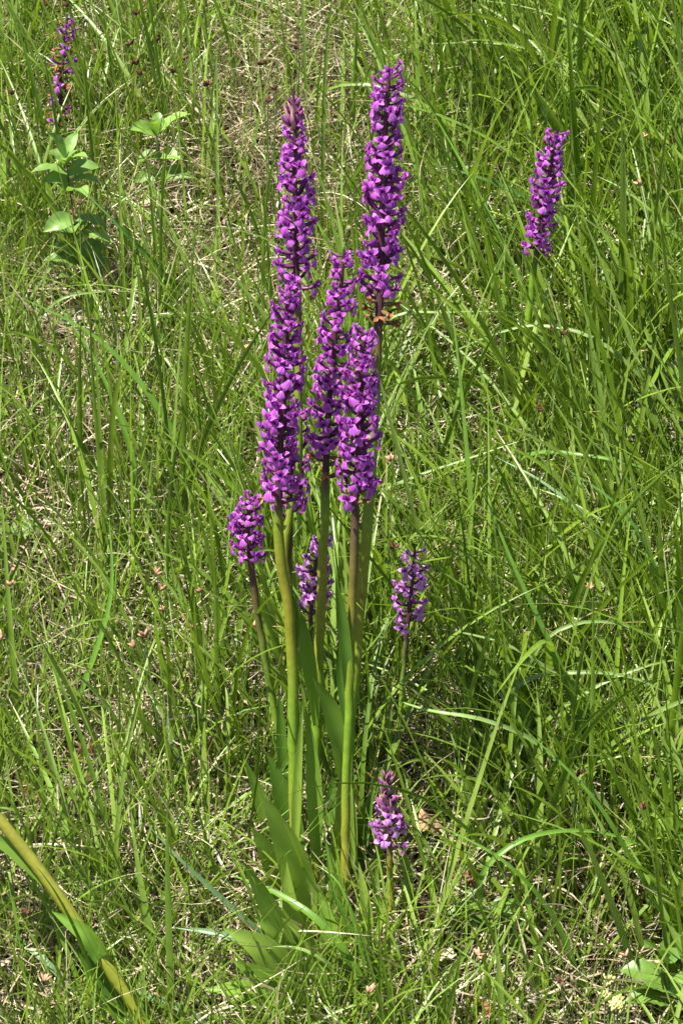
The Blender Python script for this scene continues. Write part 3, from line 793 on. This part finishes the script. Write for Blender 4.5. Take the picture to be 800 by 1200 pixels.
for x, y, dx, dy, w in [(132, 905, 15, -58, 9), (92, 915, 12, -42, 8), (60, 912, 34, 6, 7), (255, 425, 22, 40, 9), (205, 42, -8, -12, 10), (108, 925, 22, -2, 6),
                        (96, 180, -4, 40, 5), (560, 70, 30, 55, 5), (485, 820, 14, 14, 9), (690, 240, 22, 46, 4), (215, 505, 8, 40, 6), (70, 1165, 60, 8, 7), (350, 140, -4, 44, 6), (395, 190, 16, -30, 5)]:
    grass_blade([(x, y, .0), (x + dx * .5, y + dy * .5, .022), (x + dx, y + dy, .03)], w, (.72, .66, .54), lw, 'papery dead blades', 'dry_grass_blade', 'straw', .5, 'dead blade')

# ------------------------------------------------------------------ sedges with brown seed heads
def spikelets(seed, c0, c1, n=5, ln=7):
    r = random.Random(seed); parts = []
    for i in range(n):
        d = np.array([r.uniform(-1, 1), r.uniform(-1, 1), r.uniform(.3, 1.4)]); d /= np.linalg.norm(d)
        l = ln * r.uniform(.7, 1.1) * MM
        V, Q = tube(spline([np.zeros(3), d * l * .5, d * l], 6), np.array([.4, 1.2, 1.6, 1.3, .8, .1]) * MM * r.uniform(.8, 1.1), 6, .15)
        parts.append((V, Q, np.array(c0) * (1 - i / n) + np.array(c1) * i / n))
    V, Q, cc = join(parts)
    return make_mesh('seed_head', V, Q, cc, M['head'])
HEAD_D = [spikelets(s, (.045, .02, .013), (.12, .05, .03)) for s in range(3)]
HEAD_L = [spikelets(s + 9, (.30, .15, .09), (.45, .28, .18)) for s in range(3)]
dark_heads = [(152, 52), (185, 48), (158, 75), (165, 88), (216, 69), (203, 86), (14, 111), (243, 100), (304, 76), (347, 58), (323, 105), (314, 120), (160, 18), (53, 6), (78, 8),
              (587, 200), (605, 257), (612, 292), (555, 2), (645, 345), (625, 367), (648, 390), (660, 393), (630, 480), (462, 642), (675, 908), (750, 947), (656, 1152), (433, 430), (34, 1069), (93, 240), (785, 168)]
light_heads = [(755, 160), (750, 217), (458, 540), (785, 310), (14, 666), (13, 687), (2, 748), (184, 673), (190, 690), (194, 715), (226, 736), (236, 694), (170, 745), (158, 758), (297, 735), (285, 411),
               (733, 1121), (433, 1163), (53, 1149), (561, 1120), (690, 690)]
def sedge(x, y, heads, label, group, h=None):
    h = h or random.uniform(.15, .25)
    p = above(x, y, h)
    b = Vector((p.x + random.uniform(-.05, .05), p.y + random.uniform(-.01, .05), 0)); b.z = float(gz(b.x, b.y))
    t = thing('sedge_stalk', label + ' near ' + near(x, y), 'sedge', b, group)
    q = p - b
    c = spline([(0, 0, -.004), tuple(q * .5 + Vector((-q.x * .2, -q.y * .2, 0))), tuple(q)], 10)
    V, Q = tube(c, np.linspace(.0008, .0005, 10), 5)
    obj('stalk', make_mesh('stalk', V, Q, (.09, .15, .035), M['stem']), t)
    o = obj('seed_head', random.choice(heads), t, q); o.rotation_euler = (random.uniform(-.5, .5), random.uniform(-.5, .5), random.uniform(0, 6))
    sc = random.uniform(.95, 1.45); o.scale = (sc, sc, sc)
for x, y in dark_heads: sedge(x, y, HEAD_D, 'sedge with a blackish brown head', 'dark headed sedges')
for x, y in light_heads: sedge(x, y, HEAD_L, 'sedge with a light tan head', 'tan headed sedges')

# pale round flower heads low in the grass, and a spray of pale beads
def ball_heads(label, spots, h, rad, col, name, cat):
    ps = [above(x, y, h) for x, y in spots]
    b = sum(ps, Vector()) / len(ps); b.z = float(gz(b.x, b.y))
    t = thing(name, label, cat, b)
    for i, p in enumerate(ps):
        q = p - b
        V, Q = tube(spline([(q.x * .3, q.y * .3, -.004), (q.x * .9, q.y * .9, q.z * .5), tuple(q)], 8), np.linspace(.0011, .0007, 8), 5)
        obj('stalk', make_mesh('stalk', V, Q, (.10, .17, .04), M['stem']), t)
        parts = []
        r = random.Random(i)
        for k in range(26):
            z = 1 - 2 * (k + .5) / 26; a = GA * k; s = math.sqrt(1 - z * z)
            d = np.array([s * math.cos(a), s * math.sin(a), z]); rr = rad * r.uniform(.85, 1.1)
            V, Q = tube(spline([d * rr * .2, d * rr * .7, d * rr], 4), np.array([.3, .28, .22, .05]) * rr, 5)
            parts.append((V, Q, np.array(col) * r.uniform(.75, 1.2)))
        V, Q, cc = join(parts)
        obj('flower_head', make_mesh('flower_head', V, Q, cc, M['wither']), t, q)
ball_heads('cluster of cream round flower heads low in the grass by the toothed-leaf herb', [(709, 1167), (720, 1177), (729, 1180), (714, 1148), (724, 1172)], .085, .0062, (.55, .54, .22), 'cream_flower', 'flower')
ball_heads('spray of tiny pale beads on thin stalks deep in the lush grass', [(748, 624), (756, 626), (759, 632), (770, 662), (776, 655), (757, 578), (764, 590), (772, 586)], .12, .0032, (.42, .50, .24), 'beaded_grass', 'seed spray')

# ------------------------------------------------------------------ leafy herbs
def herb_leaf(t, p0, p1, width, face, col, droop=.15, tooth=.0, label=None):
    p0 = np.array(p0); p1 = np.array(p1); n, k = 13, 5
    u = np.linspace(0, 1, n)
    ln = np.linalg.norm(p1 - p0)
    c = p0 + (p1 - p0) * u[:, None]; c[:, 2] += np.sin(u * math.pi) * ln * droop
    hw = width * .5 * np.sin(np.clip(u * .97 + .03, 0, 1) ** .8 * math.pi) ** .85 + .0002
    hw *= 1 + tooth * np.where(np.arange(n) % 2, 1, -1)
    V, Q, uv = strip(c, hw, face, k=k, fold=.28, wave=.08, ph=random.uniform(-.5, .5))
    o = obj('leaf', make_mesh('leaf', V, Q, np.array(col) * random.uniform(.85, 1.15), M['herb'], uv), t)
    return o
def herb(label, stem, Y, pairs, col, stem_col, r=.0013, tooth=.0):
    pts = [P(x, y, Y) for x, y in stem]
    b = Vector((pts[0].x, pts[0].y, float(gz(pts[0].x, pts[0].y))))
    pts = [Vector((b.x, b.y, b.z - .005))] + pts if pts[0].z > b.z + .01 else pts
    t = thing('leafy_herb', label, 'herb', b)
    c = spline([p - b for p in pts], 20)
    V, Q = tube(c, np.linspace(r, r * .6, 20), 6)
    obj('stem', make_mesh('stem', V, Q, stem_col, M['stem']), t)
    for f, ln, wd, az, el in pairs:
        p = c[int(round(f * 19))]
        for s in (0, 1):
            a = az + math.pi * s + random.uniform(-.3, .3)
            e = el + random.uniform(-.2, .2)
            l = ln * 1.2 * PX * random.uniform(.85, 1.15)
            q = p + np.array([math.cos(a) * math.cos(e), math.sin(a) * math.cos(e), math.sin(e)]) * l
            herb_leaf(t, p, q, wd * 1.3 * PX, (-math.cos(a) * .3, -math.sin(a) * .2 - .6, 1), col, tooth=tooth)
    return t, b, c
HG = (.16, .27, .06)
h1 = above(99, 385, 0)
herb('upright herb with a red stem and opposite pairs of pale oval leaves', [(99, 385), (93, 320), (87, 260), (80, 205), (77, 184)], h1.y,
     [(1.0, 36, 13, .9, 1.0), (.97, 38, 16, 2.6, .45), (.88, 38, 19, .4, .2), (.77, 40, 20, 2.2, .1), (.64, 40, 20, .3, -.05), (.50, 44, 22, 2.7, -.05), (.36, 40, 20, .2, 0), (.2, 36, 18, 1.6, .1), (.93, 34, 15, 1.4, .4), (.82, 38, 19, 3.0, .1), (.57, 40, 20, 1.5, .1), (.43, 40, 20, 3.0, .15), (.28, 38, 19, .9, .2)],
     HG, (.13, .035, .03))
h2 = above(193, 262, 0)
herb('smaller herb with grey stem and spreading yellow-green top leaves', [(193, 262), (191, 215), (187, 175), (184, 158)], h2.y,
     [(1.0, 44, 16, .25, .35), (.98, 30, 14, 1.7, 1.0), (.72, 34, 16, -.2, -.2), (.5, 38, 17, 2.9, -.1), (.3, 30, 15, .9, .1)], (.17, .29, .05), (.16, .13, .09))
h3 = above(786, 1232, .0)
herb('herb with broad toothed bright green leaves by the cream flower heads', [(786, 1232), (784, 1172), (778, 1128)], h3.y,
     [(1.0, 42, 24, .6, .7), (.7, 44, 25, 2.9, .1), (.5, 40, 24, .1, .1), (.25, 38, 22, 1.4, .2)], (.15, .27, .045), (.10, .16, .04), .0016, .1)
h4 = above(572, 1120, .0)
herb('low herb with narrow pointed leaves in a star on the straw', [(572, 1120), (571, 1090), (570, 1066)], h4.y,
     [(1.0, 34, 10, .4, .3), (1.0, 32, 10, 2.3, .35), (.7, 44, 15, .1, .05), (.6, 40, 14, 1.7, .1), (.3, 40, 15, 2.8, .1)], (.14, .26, .05), (.12, .14, .05))
h5 = above(14, 660, 0)
herb('herb with a single pair of broad round-ended leaves by tan sedge heads', [(14, 660), (13, 640), (12, 625)], h5.y, [(1.0, 36, 20, .1, .05), (.6, 26, 16, 1.4, .2)], (.15, .27, .05), (.12, .16, .05))
h6 = above(325, 800, 0)
t6, b6, c6 = herb('herb with upright bright yellow-green leaves behind the tall orchid stems', [(325, 800), (324, 775), (322, 760)], h6.y, [(1.0, 62, 24, .5, 1.2), (.6, 50, 22, 2.4, .8), (.4, 40, 18, 1.2, .5)], (.22, .33, .05), (.12, .16, .05))
h7 = above(80, 395, 0)
herb('whitish bruised leaf pair low at the foot of the red-stemmed herb', [(80, 395), (79, 385), (78, 378)], h7.y, [(1.0, 36, 22, .2, .1)], (.27, .33, .17), (.12, .12, .05))

# ------------------------------------------------------------------ dead leaves on the straw
def dead_leaf(x, y, size, col, label, group=None, h=.012, tilt=.35, seed=0):
    r = random.Random(seed)
    p = above(x, y, h + .016)
    n = 15
    u = np.linspace(0, 1, n); lob = 1 + .34 * np.sin(u * math.pi * 2 * 4.2 + r.uniform(0, 3))
    ln = size * PX
    hw = ln * .27 * np.sin(np.clip(u * .95 + .03, 0, 1) * math.pi) ** .7 * lob + .0006
    c = np.zeros((n, 3)); c[:, 0] = (u - .5) * ln; c[:, 2] = np.sin(u * math.pi * 1.2 + r.uniform(0, 1)) * ln * .10
    c[:, 1] = np.sin(u * 2.2) * ln * .08
    V, Q, uv = strip(c, hw, (0, r.uniform(-.2, .2), 1), k=7, fold=r.uniform(-.3, .7), wave=.25, ph=r.uniform(-.3, .3))
    V = V + np.random.default_rng(seed).normal(0, ln * .012, V.shape)
    o = obj('dead_leaf', make_mesh('dead_leaf', V, Q, np.array(col) * r.uniform(.8, 1.15), M['dead'], uv), None, p)
    o.rotation_euler = (.45 + r.uniform(-tilt, tilt), r.uniform(-tilt, tilt), r.uniform(0, 6.28))
    tag(o, label + (' near ' + near(x, y) if group else ''), 'dead leaf', group)
OAK = (.30, .19, .10); RUS = (.24, .10, .045); PLE = (.48, .40, .28)
dead_leaf(510, 970, 66, (.33, .22, .12), 'large curled tan oak leaf standing near the shortest orchid', None, .022, .5, 1)
dead_leaf(482, 1075, 46, RUS, 'rusty brown dead leaf against the shortest orchid stem', None, .015, .5, 2)
dead_leaf(302, 1090, 50, (.36, .24, .15), 'pinkish brown dead leaf under the orchid leaves', None, .015, .4, 3)
for i, (x, y, z) in enumerate([(100, 890, 50), (105, 915, 40), (545, 1028, 36), (590, 1020, 40), (205, 42, 30), (265, 165, 22), (200, 222, 30), (170, 238, 26), (195, 1010, 34), (455, 1105, 30), (640, 905, 28), (345, 800, 34),
                               (270, 440, 34), (95, 790, 30), (560, 1180, 40), (705, 975, 26), (420, 620, 22), (620, 220, 22), (40, 930, 34), (25, 290, 30), (295, 40, 22), (165, 1105, 30), (700, 420, 26), (520, 1120, 30)]):
    dead_leaf(x, y, z, [OAK, PLE, RUS, PLE][i % 4], ['small brown dead leaf lying in the straw', 'bleached beige dead leaf lying in the straw', 'reddish brown dead leaf lying in the straw', 'bleached beige dead leaf lying in the straw'][i % 4],
              ['brown dead leaves', 'beige dead leaves', 'reddish dead leaves', 'beige dead leaves'][i % 4], .02, .5, 20 + i)
